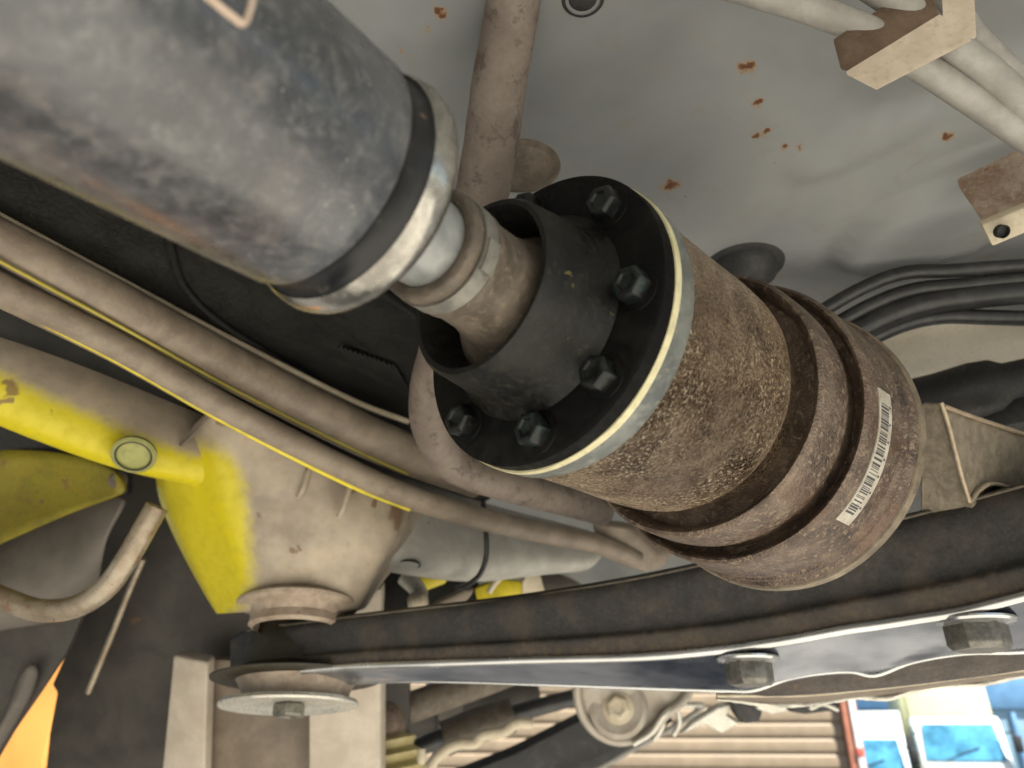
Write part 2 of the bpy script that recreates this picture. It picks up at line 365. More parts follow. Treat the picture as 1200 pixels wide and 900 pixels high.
def m_armw():
    s = NB('grimy_black_arm_web'); n1 = s.noise(40, 6, .65); n2 = s.noise(300, 5, .65)
    c = s.mix(s.step(n1, .4, .7), (.010, .0095, .009), (.036, .028, .019)); c = s.mix(s.step(s.noise(700, 5, .7), .52, .66, 0, .5), c, (.05, .042, .03))
    k = s.math('ADD', s.attr('mask'), s.math('MULTIPLY', s.math('SUBTRACT', n1, .5), 1.1)); rust = s.mix(s.step(n2, .4, .65), (.05, .03, .018), (.13, .09, .05))
    c = s.mix(s.step(k, .4, 1.1, 0, .6), c, rust); c = s.mix(s.step(n2, .58, .75, 0, .5), c, (.06, .05, .038))
    return s.done(c, s.step(n2, .3, .7, .42, .68), 0, s.bump(s.math('ADD', n1, n2), .3, .0008), .45)
M['armw'] = m_armw()
M['cupb'] = m_dusty('brown_bushing_plate', (.26, .2, .15), (.38, .31, .24), (.3, .22, .15), 90, (.4, .6), .2, .25, .3)
M['eye'] = m_dusty('olive_grime_steel', (.02, .018, .01), (.036, .031, .018), (.06, .05, .03), 60, (.45, .65), 0, .2, .3)  # olive tint paints yellow bounced light into the arm eye
M['zinc'] = m_dusty('bright_zinc_washer', (.5, .48, .42), (.62, .6, .53), (.55, .5, .4), 90, (.24, .42), .5, .05, .15)
M['panel'] = m_dusty('dark_grey_panel', (.028, .025, .021), (.055, .048, .04), (.066, .056, .045), 14, (.5, .75), 0, .08, .2)
M['panel2'] = m_dusty('brown_grey_panel', (.085, .074, .063), (.135, .118, .1), (.15, .128, .102), 18, (.5, .75), 0, .1, .2)
M['pad'] = m_dusty('worn_light_plate', (.4, .34, .27), (.5, .44, .36), (.42, .34, .26), 30, (.45, .7), 0, .06, .2)
M['pad2'] = m_dusty('worn_brown_plate', (.13, .1, .072), (.2, .16, .12), (.17, .135, .1), 26, (.45, .7), 0, .12, .2)
M['bent'] = m_dusty('rusty_bent_tube', (.2, .15, .1), (.34, .29, .22), (.3, .2, .12), 45, (.26, .46), .4, .45, .2, 420, (.2, .085, .035))
M['yellow'] = m_plain('yellow_body_paint', (.55, .45, .02), .4, 0, .2, 40)
M['web'] = m_dusty('grimy_yellow_paint', (.15, .125, .006), (.22, .18, .008), (.1, .08, .015), 30, (.45, .65), 0, .15, .2)  # darkened yellow, with the web's shade put into the colour
M['orange'] = m_plain('orange_post_paint', (.5, .22, .045), .5, 0, .1, 3)
M['cream'] = m_dusty('cream_steel', (.5, .43, .31), (.6, .53, .4), (.42, .34, .24), 60, (.4, .6), 0, .12, .2)

# ------------------------------------------------------------------ setting: ground, floor pan
me = bpy.data.meshes.new('ground'); k = 150
me.from_pydata([(-k, -k, 0), (k, -k, 0), (k, k, 0), (-k, k, 0)], [], [(0, 1, 2, 3)])
s = NB('asphalt_yard'); n1 = s.noise(.6, 6); n2 = s.noise(90, 4)
tag(link('ground', me, s.done(s.mix(s.step(n2, .4, .7, 0, .5), s.ramp(n1, [(.3, (.05, .05, .048)), (.7, (.075, .073, .068))]), (.11, .105, .095)), .9, 0, s.bump(n2, .3, .01))), kind='structure')
# unseen pale slab on the dark yard, added to bounce sunlight from one side
me = bpy.data.meshes.new('concrete_apron')
me.from_pydata([A*a+B*b+Z*.004 for a, b in ((-5, -.95), (2.5, -.95), (2.5, 7), (-5, 7))], [], [(0, 1, 2, 3)])
s = NB('concrete_slab'); n1 = s.noise(.8, 6); n2 = s.noise(18, 5)
tag(link('concrete_apron', me, s.done(s.mix(s.step(n2, .4, .7, 0, .4), s.ramp(n1, [(.3, (.45, .425, .365)), (.7, (.57, .54, .465))]), (.37, .345, .29)), .85, 0, s.bump(n2, .2, .01))), kind='structure')
def floor_pan():
    t = thing('floor_pan', CAM+Vector((0, .2, .3)), 'pale grey painted floor pan with rust spots, filling the upper right', 'floor pan')
    a0, a1, b0, b1 = -2.2, 1.7, -1.15, .5
    def grid(lo, hi, f0, f1, cn, fn):
        o = [lo+(f0-lo)*i/cn for i in range(cn)]+[f0+(f1-f0)*i/fn for i in range(fn)]+[f1+(hi-f1)*i/cn for i in range(cn+1)]; return o
    ga = grid(a0, a1, 0, .95, 8, 150); gb = grid(b0, b1, -.45, .38, 8, 130)
    q1 = PZ(1010, 165, PANZ); q2 = PZ(1085, 262, PANZ); q3 = PZ(700, 300, PANZ); q4 = PZ(1120, 60, PANZ)
    vs = []
    for a in ga:
        for b in gb:
            w = A*a+B*b; x, y = w.x, w.y; z = PANZ
            def bl(q, ra, rb, h, edge=.45):
                u = (w.x-q.x)*A.x+(w.y-q.y)*A.y; v = (w.x-q.x)*B.x+(w.y-q.y)*B.y
                d = math.sqrt((u/ra)**2+(v/rb)**2); t_ = min(1, max(0, (1.25-d)/edge)); return h*t_*t_*(3-2*t_)
            z -= bl(q1, .012, .035, .004); z -= bl(q2, .03, .045, .012, .3); z += bl(q3, .1, .028, .003)
            # kick-up: the pan turns down towards the axle
            kk = min(1, max(0, (a-.60-.10*max(0, -b-.05))/.11)); z -= .15*kk*kk*(3-2*kk)
            z += .0012*pnoise(Vector((a*7, b*7, 0)))
            vs.append((w.x, w.y, z))
    nb = len(gb); fs = [(i*nb+j, i*nb+j+1, (i+1)*nb+j+1, (i+1)*nb+j) for i in range(len(ga)-1) for j in range(nb-1)]
    me = bpy.data.meshes.new('panel'); me.from_pydata(vs, [], fs); me.polygons.foreach_set('use_smooth', [True]*len(me.polygons))
    o = link('panel', me, M['pan'], t); m = o.modifiers.new('thickness', 'SOLIDIFY'); m.thickness = .004; m.offset = 0
    return t
floor_pan()

# ------------------------------------------------------------------ propeller shaft with its joint
def shaft():
    t = thing('propeller_shaft', O, 'propeller shaft with black tube, bolted joint flange and rusty stepped cup', 'drive shaft')
    J = O; A2 = (P(1185, 750, 1)-CAM).normalized()
    tb = lathe('shaft_tube', [(-.42, .0293), (-.3, .0293), (-.2, .0293), (-.15, .0293), (-.12, .0293), (-.105, .0293), (-.1012, .0293), (-.1005, .0289)], J, A2, M['tube'], t, n=128, wob=.0003)
    lathe('rolled_end', [(-.1010, .0291), (-.0998, .0283), (-.0985, .0279), (-.0950, .0279), (-.0936, .0284), (-.0928, .0294)], J, A2, M['rim'], t, n=128, ang=60)
    lathe('rolled_lip', [(-.0932, .0295), (-.0922, .0303), (-.0905, .0309), (-.0885, .0312), (-.0868, .0309), (-.0855, .0300), (-.0849, .0285), (-.0848, .025), (-.0855, .019), (-.086, .0125)], J, A2, M['lip'], t, n=128, ang=60, wob=.0002)
    # raised strap end near the top of the tube
    q = []
    for x, y in ((235, -14), (268, 30), (292, 22), (300, -14)): q.append((x, y))
    def on(x, y, r):
        d = (P(x, y, 1)-CAM); o = J-CAM; dd = d-A2*d.dot(A2); oo = o-A2*o.dot(A2)
        aa = dd.dot(dd); bb = -2*dd.dot(oo); cc = oo.dot(oo)-r*r; u = (-bb-math.sqrt(max(0, bb*bb-4*aa*cc)))/(2*aa); return CAM+d*u
    tube('weld_bead', [on(x, y, .0292) for x, y in ((212, -30), (240, -5), (268, 18), (284, 28), (292, 14), (297, -8), (302, -30))], .0011, m_dusty('weld', (.4, .3, .23), (.5, .4, .32), (.4, .3, .2), 120, rust=.2), t, n=10, sub=6, flat=.6)
    lathe('stub_shaft', [(-.0875, .0128), (-.07, .0128), (-.045, .0126), (-.02, .0105)], J, A2, M['stub'], t, n=64)
    b = lathe('rubber_boot', [(-.0595, .0129), (-.0602, .0152), (-.0595, .0164), (-.0578, .0167), (-.0560, .0166), (-.0555, .0160), (-.0490, .0160), (-.0485, .0168), (-.0460, .0168), (-.0435, .0160), (-.03, .0165), (-.02, .019), (-.012, .024), (-.006, .028)], J, A2, M['boot'], t, n=96, wob=.0003, ang=50)
    cl = lathe('clamp_band', [(-.0551, .0162), (-.0551, .0170), (-.0493, .0170), (-.0493, .0162)], J, A2, M['clamp'], t, n=96)
    lathe('clamp_ear', [(-.0547, .0169), (-.0547, .0179), (-.0498, .0179), (-.0498, .0169)], J, A2, M['clamp'], cl, n=10, a0=math.radians(-38), a1=math.radians(-8))
    # open cup round the boot
    lathe('joint_cup', [(-.004, .0235), (-.016, .0245), (-.026, .0262), (-.0285, .0275), (-.0285, .0292), (-.0268, .0303), (-.022, .0308), (-.012, .0322), (-.006, .0338), (-.0035, .0362), (-.002, .0368)], O, A, M['cup'], t, n=112, wob=.0003, ang=50)
    fl = lathe('flange_plate', [(-.0028, .030), (-.0028, .0500), (-.0018, .0515), (.0030, .0517)], O, A, M['flange'], t, n=128)
    lathe('gasket', [(.0030, .0505), (.0030, .0522), (.0058, .0522), (.0058, .0505)], O, A, M['ring'], t, n=128, wob=.0003)
    lathe('machined_band', [(.0058, .050), (.0058, .0517), (.0130, .0517), (.0152, .0507), (.0152, .045)], O, A, M['ring2'], t, n=128, wob=.0003)
    lathe('joint_housing', [(.0148, .0480), (.0148, .0500), (.0165, .0503), (.022, .0503), (.045, .0503), (.068, .0504), (.078, .0501), (.0838, .0492), (.0875, .0476), (.0900, .0450), (.0915, .0425), (.120, .0420)], O, A, M['rust'], t, n=160, wob=.0004, ang=50)
    lathe('housing_collar', [(.104, .042), (.1035, .0518), (.0965, .0528), (.0936, .0544), (.0928, .0556), (.0934, .0568), (.0955, .0574), (.100, .0576), (.108, .0580), (.1130, .0578), (.117, .0570), (.120, .0558), (.135, .0555)], O, A, M['rust_dark'], t, n=160, wob=.0004, ang=50)
    bd = lathe('end_band', [(.127, .0552), (.1255, .0590), (.1208, .0606), (.1192, .0614), (.1187, .0624), (.1195, .0634), (.1215, .0639), (.125, .0640), (.150, .0653), (.1515, .0649), (.1525, .0640), (.1540, .0643), (.1550, .0658), (.1575, .0660), (.1587, .0650), (.1600, .0648), (.1612, .0660), (.1625, .0672), (.1645, .0674)], O, A, M['rust_dark'], t, n=160, wob=.0003, ang=50)
    lathe('end_ring', [(.1640, .066), (.1645, .0682), (.1695, .0686), (.1712, .0676), (.1716, .060), (.172, .028)], O, A, M['ring3'], t, n=160, wob=.0003)
    # barcode sticker, bent round the band
    def rr(s): return .0640+(s-.125)*(.0013/.025)+.00045
    S0, S1 = .1280, .1392; T0, T1 = math.radians(-53), math.radians(-3)
    a, bb, cc = frame(A)
    def patch(name, s0, s1, t0, t1, lift, mat, par, n=2):
        vs = []; fs = []
        for i in range(n+1):
            th = t0+(t1-t0)*i/n
            for s_ in (s0, s1):
                vs.append(O+A*s_+(bb*math.cos(th)+cc*math.sin(th))*(rr(s_)+lift))
            for s_ in (s0, s1):
                vs.append(O+A*s_+(bb*math.cos(th)+cc*math.sin(th))*(rr(s_)+lift-.0005))
        for i in range(n):
            j = i*4; fs += [(j, j+1, j+5, j+4), (j, j+2, j+6, j+4)[::1], (j+1, j+3, j+7, j+5), (j+2, j+3, j+7, j+6)]
        fs += [(0, 1, 3, 2), (n*4, n*4+1, n*4+3, n*4+2)]
        me = bpy.data.meshes.new(name); me.from_pydata(vs, [], fs); finish(me, 30); return link(name, me, mat, par)
    wl = m_dusty('aged_white_label', (.34, .31, .25), (.48, .45, .38), (.26, .2, .14), 110, (.4, .6), 0, .22, .1)
    ink = m_plain('faded_ink', (.045, .045, .045), .5); ink2 = m_plain('grey_ink', (.2, .2, .19), .5)
    lb = patch('barcode_label', S0, S1, T0, T1, 0, wl, t, 24)
    vsA = []; fsA = []; rb = random.Random(12); th = T0+math.radians(4)
    grp = 0
    while th < T1-math.radians(5):
        w = math.radians(rb.choice((.28, .28, .5, .8))); tone = ink
        i0 = len(vsA)
        for q in (th, th+w):
            for s_ in (S0+.0012, S0+.0080):
                vsA.append(O+A*s_+(bb*math.cos(q)+cc*math.sin(q))*(rr(s_)+.00012))
        fsA.append((i0, i0+1, i0+3, i0+2)); th += w+math.radians(rb.choice((.3, .35, .6, 1.0)))
    for q in range(7):
        th = T0+math.radians(7+q*6.2); i0 = len(vsA)
        for dq in (0, math.radians(.7)):
            for s_ in (S0+.0087, S0+.0100): vsA.append(O+A*s_+(bb*math.cos(th+dq)+cc*math.sin(th+dq))*(rr(s_)+.00012))
        fsA.append((i0, i0+1, i0+3, i0+2))
    me = bpy.data.meshes.new('barcode_bars'); me.from_pydata(vsA, [], fsA); me.update(); link('barcode_bars', me, ink, lb)
    # bolts round the flange
    for i, (deg, mt) in enumerate(((37, 'bolt'), (-11, 'bolt_green'), (-49, 'bolt'), (-87, 'bolt_green'), (-135, 'bolt'), (90, 'bolt'), (177, 'bolt'))):
        th = math.radians(deg); c = O+(B*math.cos(th)+Z*math.sin(th))*.0427-A*.0028
        bolt(t, c, -A, .0057, .0062, M[mt], .0074, M['flange'], ph=rnd.random())
    # yoke beyond the cup
    yo = lathe('yoke_neck', [(.171, .030), (.178, .028), (.19, .024)], O, A, M['yoke'], t, n=48)
    y0 = [P(1078, 470, .395), P(1104, 471, .385), P(1136, 588, .386), P(1130, 606, .412), P(1078, 610, .412)]
    prism('yoke_shoulder', y0, A*.03, M['yoke'], t, .0025, 3)
    y1 = [P(1103, 472, .386), P(1150, 490, .40), P(1330, 546, .475), P(1335, 590, .475), P(1240, 578, .435), P(1185, 574, .41), P(1170, 566, .405), P(1155, 568, .40), P(1136, 590, .386)]
    for pp in ([(1103, 472, .3845), (1112, 500, .384), (1126, 555, .384), (1136, 588, .3845)], [(1106, 476, .384), (1150, 492, .398), (1232, 519, .428), (1325, 548, .472)], [(1137, 588, .384), (1148, 574, .391), (1160, 567, .398), (1175, 569, .404), (1190, 576, .409)]):
        tube('yoke_ridge', [P(*q) for q in pp], .0012, M['ridge'], t, n=10, sub=6)
    prism('yoke_ear', y1, (A*.8+Z*.1-B*.1)*.04, M['yoke'], t, .0022, 3)
shaft()

# ------------------------------------------------------------------ pipes, clips and hoses under the pan
tag(tube('steel_pipe', [P(606, -30, .295), P(597, 30, .30), P(586, 90, .31), P(572, 190, .325), P(548, 300, .35), P(522, 400, .385), P(507, 455, .41), P(507, 500, .43), P(532, 543, .455), P(585, 565, .48), P(640, 580, .51), P(706, 598, .55)], .0125, M['pipe'], n=32, wob=.0003, hollow=.8,
     rs=[.0108, .011, .0115, .012, .0124, .0126, .0126, .0122, .0115, .0112, .0112, .0112]),
    'mud spattered pale steel pipe running down behind the black tube', 'pipe')
g = 'grey lines clipped to the floor pan'
tag(tube('fuel_line', [P(560, -130, .285), P(720, -62, .278), P(840, -22, .275), P(940, 8, .272), P(1020, 38, .268), P(1060, 66, .268), P(1110, 98, .27), P(1220, 172, .275), P(1420, 305, .285), P(1600, 420, .30)], .0052, M['line'], n=24), 'lower grey line passing through the tan clip, nearest the rust spots', 'pipe', g)
tag(tube('fuel_line', [P(700, -200, .285), P(860, -112, .275), P(985, -40, .27), P(1050, 2, .268), P(1090, 36, .267), P(1150, 80, .268), P(1225, 140, .27), P(1420, 272, .28), P(1610, 390, .295)], .0058, M['line'], n=24), 'upper grey line passing through the tan clip', 'pipe', g)
tag(tube('fuel_line', [P(960, -170, .285), P(1090, -30, .29), P(1140, 40, .292), P(1180, 80, .295), P(1230, 130, .30), P(1420, 250, .31), P(1620, 370, .32)], .0048, M['line'], n=20), 'thin grey line at the top right corner behind the tan clip', 'pipe', g)
def clip():
    t = thing('pipe_clip', P(1065, 60, .26), 'tan folded steel clip holding two grey lines', 'clip')
    a_, b_, c_, d_ = P(992, 88, .258), P(1027, 106, .250), P(1139, 48, .250), P(1103, 20, .258)
    up = Vector((0, 0, .003))
    prism('strap', [a_, b_, c_, d_], up*.6, M['strap'], t, .0009, 2)
    prism('clip_insert', [a_+Z*.001, d_+Z*.001, d_+Z*.018, a_+Z*.016], (a_-b_).normalized()*.003, m_dusty('brown_clip_insert', (.07, .045, .028), (.12, .08, .05), (.16, .11, .07), 80), t, .0008, 2)
    e_ = (d_-a_).normalized()
    prism('end_wall', [d_+e_*.0002, c_+e_*.0002, c_+Z*.045+e_*.012, d_+Z*.045+e_*.012], e_*.002, M['strap'], t, .0006, 2)
clip()
def bright_pan_patch():  # panel added; its pale colour stands in for strong light on the pan
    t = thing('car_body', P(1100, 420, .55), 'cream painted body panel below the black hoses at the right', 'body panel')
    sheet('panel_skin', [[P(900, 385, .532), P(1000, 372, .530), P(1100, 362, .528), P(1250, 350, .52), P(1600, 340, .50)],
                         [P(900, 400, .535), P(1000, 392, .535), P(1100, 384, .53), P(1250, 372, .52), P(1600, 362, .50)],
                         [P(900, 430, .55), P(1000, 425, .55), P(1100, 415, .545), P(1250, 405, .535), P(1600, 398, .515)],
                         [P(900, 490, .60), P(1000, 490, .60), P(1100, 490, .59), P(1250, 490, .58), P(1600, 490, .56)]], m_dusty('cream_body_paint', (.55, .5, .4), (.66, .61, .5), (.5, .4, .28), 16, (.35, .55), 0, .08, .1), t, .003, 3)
bright_pan_patch()
def pan_bracket():
    t = thing('pan_bracket', P(1170, 240, .36), 'rusty folded bracket on the pan at the right edge', 'bracket')
    prism('bracket_plate', [P(1124, 221, .375), P(1290, 141, .345), P(1300, 200, .335), P(1152, 262, .362)], Z*.006, M['bracket'], t, .001, 2)
    lip = prism('bracket_lip', [P(1151, 264, .361), P(1300, 202, .334), P(1305, 230, .337), P(1163, 289, .362)], Z*.004+FW*.002, M['cream'], t, .0008, 2)
    lathe('bolt_hole', [(-.001, .0001), (-.001, .0032), (.002, .0032)], P(1173, 271, .3535), -(Z*.4+FW), M['rubber'], lip, n=20)
pan_bracket()
g = 'black hoses bundled along the pan'
for pts, r, lab in (([(1600, 330), (1400, 306), (1230, 310), (1120, 317), (1060, 320), (1010, 338), (950, 372), (900, 400)], .0042, 'topmost of the black hoses on the right'),
                    ([(1600, 345), (1400, 320), (1230, 325), (1130, 334), (1070, 340), (1020, 358), (960, 392), (920, 420)], .0044, 'second black hose from the top on the right'),
                    ([(1600, 362), (1400, 336), (1230, 341), (1130, 349), (1075, 358), (1025, 377), (965, 410), (930, 430)], .0072, 'thickest black hose, third from the top on the right'),
                    ([(1600, 396), (1400, 376), (1240, 374), (1160, 372), (1105, 371), (1060, 380), (1010, 402), (960, 430)], .0046, 'lowest black hose on the right, just above the cream panel')):
    n = len(pts); tag(tube('hose', [P(x, y, .425+.03*i/n) for i, (x, y) in enumerate(pts)], r, M['hose'], n=20), lab, 'hose', g)
# grommets and plugs
def plug(x, y, r, h, lab, mt='rubber', flat=1.0, name='rubber_plug', cat='plug'):
    c = PZ(x, y, PANZ); t = thing(name, c, lab, cat)
    lathe('rim', [(-.004, r*.8), (-.002, r), (.001, r), (.0025, r*.9), (.003, r*.75)], c, -Z, M[mt], t, n=48)
    lathe('dome', [(.0015, r*.78), (h*.6, r*.72), (h, r*.45), (h*1.05, .0001)], c, -Z, M[mt], t, n=48, ang=60)
plug(683, -6, .0095, .003, 'small round dark grommet at the top edge of the picture')
plug(870, 310, .027, .016, 'large dark rubber plug behind the rusty housing')
plug(612, 192, .022, .008, 'brown oval plug beside the spattered pipe', 'boot')
def mount():
    c = P(1120, 462, .52); t = thing('rubber_mount', c, 'dark rubber mount behind the shaft yoke', 'mount')
    ax = (B*.8+Z*.1+A*.3).normalized()
    lathe('bush', [(-.07, .0001), (-.07, .016), (-.05, .0185), (-.01, .018), (.012, .0195), (.024, .018), (.032, .013), (.05, .0125), (.09, .012), (.2, .012), (.2, .0001)], c, ax, M['rubber'], t, n=48, wob=.001, ang=60)
    box('mount_foot', c-Z*.016+ax*.03+A*.02, ax*.07, A*.012, Z*.012, M['rubber'], t, .003)
mount()

# ------------------------------------------------------------------ dark cover in the tunnel and the two long rails
def tunnel():
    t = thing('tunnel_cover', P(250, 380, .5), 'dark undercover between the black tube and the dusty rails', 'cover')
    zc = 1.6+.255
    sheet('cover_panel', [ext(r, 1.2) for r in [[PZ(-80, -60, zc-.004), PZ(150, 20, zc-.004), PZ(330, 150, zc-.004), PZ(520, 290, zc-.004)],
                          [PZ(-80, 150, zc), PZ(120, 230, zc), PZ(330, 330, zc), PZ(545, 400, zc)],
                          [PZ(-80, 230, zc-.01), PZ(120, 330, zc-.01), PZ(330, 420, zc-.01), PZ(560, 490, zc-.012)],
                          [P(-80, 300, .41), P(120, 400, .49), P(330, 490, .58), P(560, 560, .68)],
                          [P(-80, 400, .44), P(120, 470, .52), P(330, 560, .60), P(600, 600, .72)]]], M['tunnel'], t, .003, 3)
    tube('moulded_bead', [PZ(192, 240, zc-.006), PZ(200, 290, zc-.006), PZ(214, 332, zc-.008), PZ(250, 372, zc-.012), PZ(310, 412, zc-.016), PZ(380, 452, zc-.018), PZ(450, 485, zc-.018)], .0028, M['tunnel'], t, n=12)
    prism('inner_step', [PZ(250, 270, zc-.012), PZ(330, 350, zc-.016), PZ(400, 405, zc-.018), PZ(480, 470, zc-.02), PZ(510, 460, zc-.02), PZ(500, 380, zc-.02), PZ(400, 310, zc-.016)], Z*.012, M['tunnel'], t, .003, 3)
    for i in range(12):
        u = i/11; tube('corrugation', [PZ(398+u*62, 405+u*22, zc-.021), PZ(410+u*60, 420+u*24, zc-.023), PZ(424+u*56, 436+u*24, zc-.021)], .0014, M['tunnel'], t, n=8, sub=4)
tunnel()
def rail1():
    t = thing('dusty_rail', P(200, 390, .46), 'upper dusty rail running diagonally under the black tube', 'rail', 'dusty rails beside the yellow frame')
    tube('rail_bar', ext([P(-60, 250, .365), P(0, 282, .385), P(137, 356, .43), P(273, 431, .49), P(410, 502, .545), P(480, 533, .58), P(560, 562, .615)], 5), .0122, M['rail'], t, n=28, rs=[.0108, .0108, .0114, .0132, .0148, .0158, .016, .0155])
    tube('upper_hem', ext([P(-60, 222, .366), P(0, 254, .386), P(137, 327, .431), P(273, 399, .491), P(410, 468, .546), P(478, 494, .58)], 5), .0024, M['hem'], t, n=12)
    tube('lower_hem', ext([P(-60, 274, .358), P(0, 306, .378), P(137, 380, .422), P(273, 456, .48), P(410, 525, .536), P(478, 556, .57)], 5), .0011, M['yhem'], t, n=10)
rail1()
def rail2():
    t = thing('dusty_rail', P(200, 420, .5), 'lower dusty rail with yellow lit edge, reaching behind the rusty housing', 'rail', 'dusty rails beside the yellow frame')
    tube('rail_bar', ext([P(-60, 307, .37), P(0, 339, .39), P(137, 407, .43), P(273, 484, .475), P(410, 553, .525), P(480, 583, .555), P(560, 607, .59), P(640, 625, .63), P(700, 637, .66), P(745, 655, .68)], 5), .0098, M['rail'], t, n=24, flat=.9)
    tube('upper_hem', ext([P(-60, 293, .368), P(0, 326, .387), P(137, 396, .427), P(273, 474, .472), P(410, 544, .522), P(480, 572, .552), P(560, 596, .588), P(640, 615, .628)], 5), .0017, M['hem'], t, n=10)
    tube('rail_lip', ext([P(-60, 323, .37), P(0, 354, .388), P(137, 423, .428), P(273, 500, .473), P(410, 569, .523), P(480, 597, .553)], 5), .0016, M['yellow'], t, n=12)  # yellow tube paints the frame's reflected light along the rail
    prism('rail_bracket', [P(690, 612, .66), P(735, 618, .665), P(772, 652, .68), P(757, 673, .68), P(706, 652, .67)], (A+Z*.3)*.03, M['rail'], t, .004, 3)
rail2()

# ------------------------------------------------------------------ yellow frame with its tower
def chassis():
    t = thing('chassis_frame', P(300, 600, .55), 'dusty yellow chassis frame with a tapered mount tower at the left', 'chassis')
    cols = [(-60, 320, 372, 455, 470, .43), (0, 352, 400, 483, 497, .445), (70, 390, 438, 513, 524, .465), (140, 428, 474, 541, 549, .487), (205, 462, 505, 556, 562, .51), (250, 486, 520, 566, 573, .525)]
    rows = [[P(x, c[i], c[5]+off) for x, c in ((c[0], c) for c in cols)] for i, off in ((1, .035), (2, .004), (3, 0), (4, .012))]
    rows.append([P(c[0]+6, c[4]+2, c[5]+.075) for c in cols])
    rows = [ext(r, 4) for r in rows]
    mk = [[0]*7, [.08, .08, .1, .1, .1, .1, .1], [.95]*7, [1]*7, [1]*7]
    sheet('frame_rail', rows, M['frame'], t, .003, 3, mk, {'rows': [3], 'w': .6})
    # tower that carries the bushing
    tw = [[(196, 515, .58, .7), (205, 520, .532, .6), (250, 478, .520, 0), (330, 510, .523, 0), (410, 552, .540, 0), (470, 588, .570, 0), (500, 600, .62, 0)],
          [(178, 560, .60, 1), (188, 572, .545, 1), (254, 560, .516, .9), (330, 580, .519, 0), (405, 604, .530, 0), (462, 626, .552, 0), (490, 640, .61, 0)],
          [(203, 625, .61, 1), (214, 632, .555, 1), (272, 628, .524, .8), (335, 638, .524, 0), (400, 648, .532, 0), (446, 653, .548, 0), (462, 660, .61, 0)],
          [(238, 690, .62, 1), (246, 696, .56, 1), (290, 690, .531, .6), (340, 692, .529, 0), (390, 692, .536, 0), (427, 694, .550, 0), (436, 696, .61, 0)],
          [(252, 712, .62, 1), (256, 718, .565, .8), (292, 716, .538, .3), (340, 718, .534, 0), (388, 716, .542, 0), (420, 714, .555, 0), (428, 712, .61, 0)]]
    sheet('mount_tower', [[P(*q[:3]) for q in r] for r in tw], M['frame'], t, .003, 3, [[q[3] for q in r] for r in tw], {'cols': [1, 2, 5], 'w': .95})
    tube('weld_seam', [P(246, 480, .517), P(236, 497, .5145), P(222, 513, .514), P(205, 527, .516)], .0011, M['boot'], t, n=8, sub=5)
    # pressed ribs under the lower rail
    for x, y in ((305, 528), (358, 555), (405, 578)):
        tube('pressed_rib', [P(x+6, y-14, .528), P(x+2, y+2, .524), P(x-3, y+18, .521), P(x-8, y+27, .523)], .0022, M['frame'], t, n=10)
    # cross beam to the right of the tower
    cb = [[P(420, 540, .60), P(500, 570, .63), P(570, 592, .67), P(660, 615, .73), P(720, 630, .76)],
          [P(420, 620, .560), P(500, 638, .59), P(570, 650, .63), P(650, 656, .68), P(700, 660, .72)],
          [P(420, 654, .560), P(500, 668, .59), P(565, 677, .63), P(625, 668, .68), P(690, 664, .72)],
          [P(440, 666, .60), P(500, 676, .63), P(565, 683, .66), P(625, 672, .70), P(690, 668, .74)]]
    sheet('cross_beam', cb, m_dusty('grey_beam_paint', (.3, .29, .26), (.38, .37, .33), (.34, .3, .24), 40, rust=.12), t, .003, 2)
    lathe('drain_slot', [(-.001, .0001), (-.001, .009), (.001, .0095)], P(479, 661, .588), -Z-FW*.12, M['rubber'], t, n=24)
    # plug in the rail
    pc = P(157, 533, .482); pa = (CAM-pc).normalized()*.6-Z*.5-RT*.1
    pl = lathe('rail_plug', [(-.002, .0135), (.0008, .0138), (.0022, .012), (.0018, .0105), (.0005, .0100), (.001, .0001)], pc, pa, m_dusty('olive_plug', (.2, .2, .06), (.28, .28, .09), (.3, .29, .14), 100), t, n=48)
    lathe('plug_rim', [(.0018, .0102), (.0026, .0108), (.0018, .0116)], pc, pa, M['rubber'], pl, n=48)
    # inner yellow web behind the rail, its shade painted into the yellow
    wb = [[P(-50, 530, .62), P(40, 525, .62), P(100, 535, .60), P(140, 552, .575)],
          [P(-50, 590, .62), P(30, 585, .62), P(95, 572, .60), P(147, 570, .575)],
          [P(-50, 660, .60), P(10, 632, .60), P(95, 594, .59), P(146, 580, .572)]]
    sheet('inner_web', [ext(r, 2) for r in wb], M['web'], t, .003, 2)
    for x, y in ((58, 590), (138, 563)): lathe('web_hole', [(.0, .0001), (.0005, .005), (-.002, .007)], P(x, y, .578 if x > 100 else .607), (CAM-P(x, y, .6)), M['boot'], t, n=20)
    # bushing plate below the tower
    bc = P(350, 712, .555); bx = (-Z+(CAM-bc).normalized()*.12).normalized()
    lathe('bushing_plate', [(-.006, .030), (-.004, .0425), (-.002, .0445), (.0, .0440), (.003, .036), (.008, .033), (.014, .034), (.016, .030)], bc, bx, M['cupb'], t, n=80, ang=40, wob=.0006)
chassis()
tag(tube('breather_hose', [P(566, 585, .625), P(569, 620, .61), P(570, 650, .605), P(563, 672, .605), P(550, 684, .61), P(535, 690, .62)], .0022, M['hose'], n=12), 'thin black hose looped over the grey cross beam', 'hose')

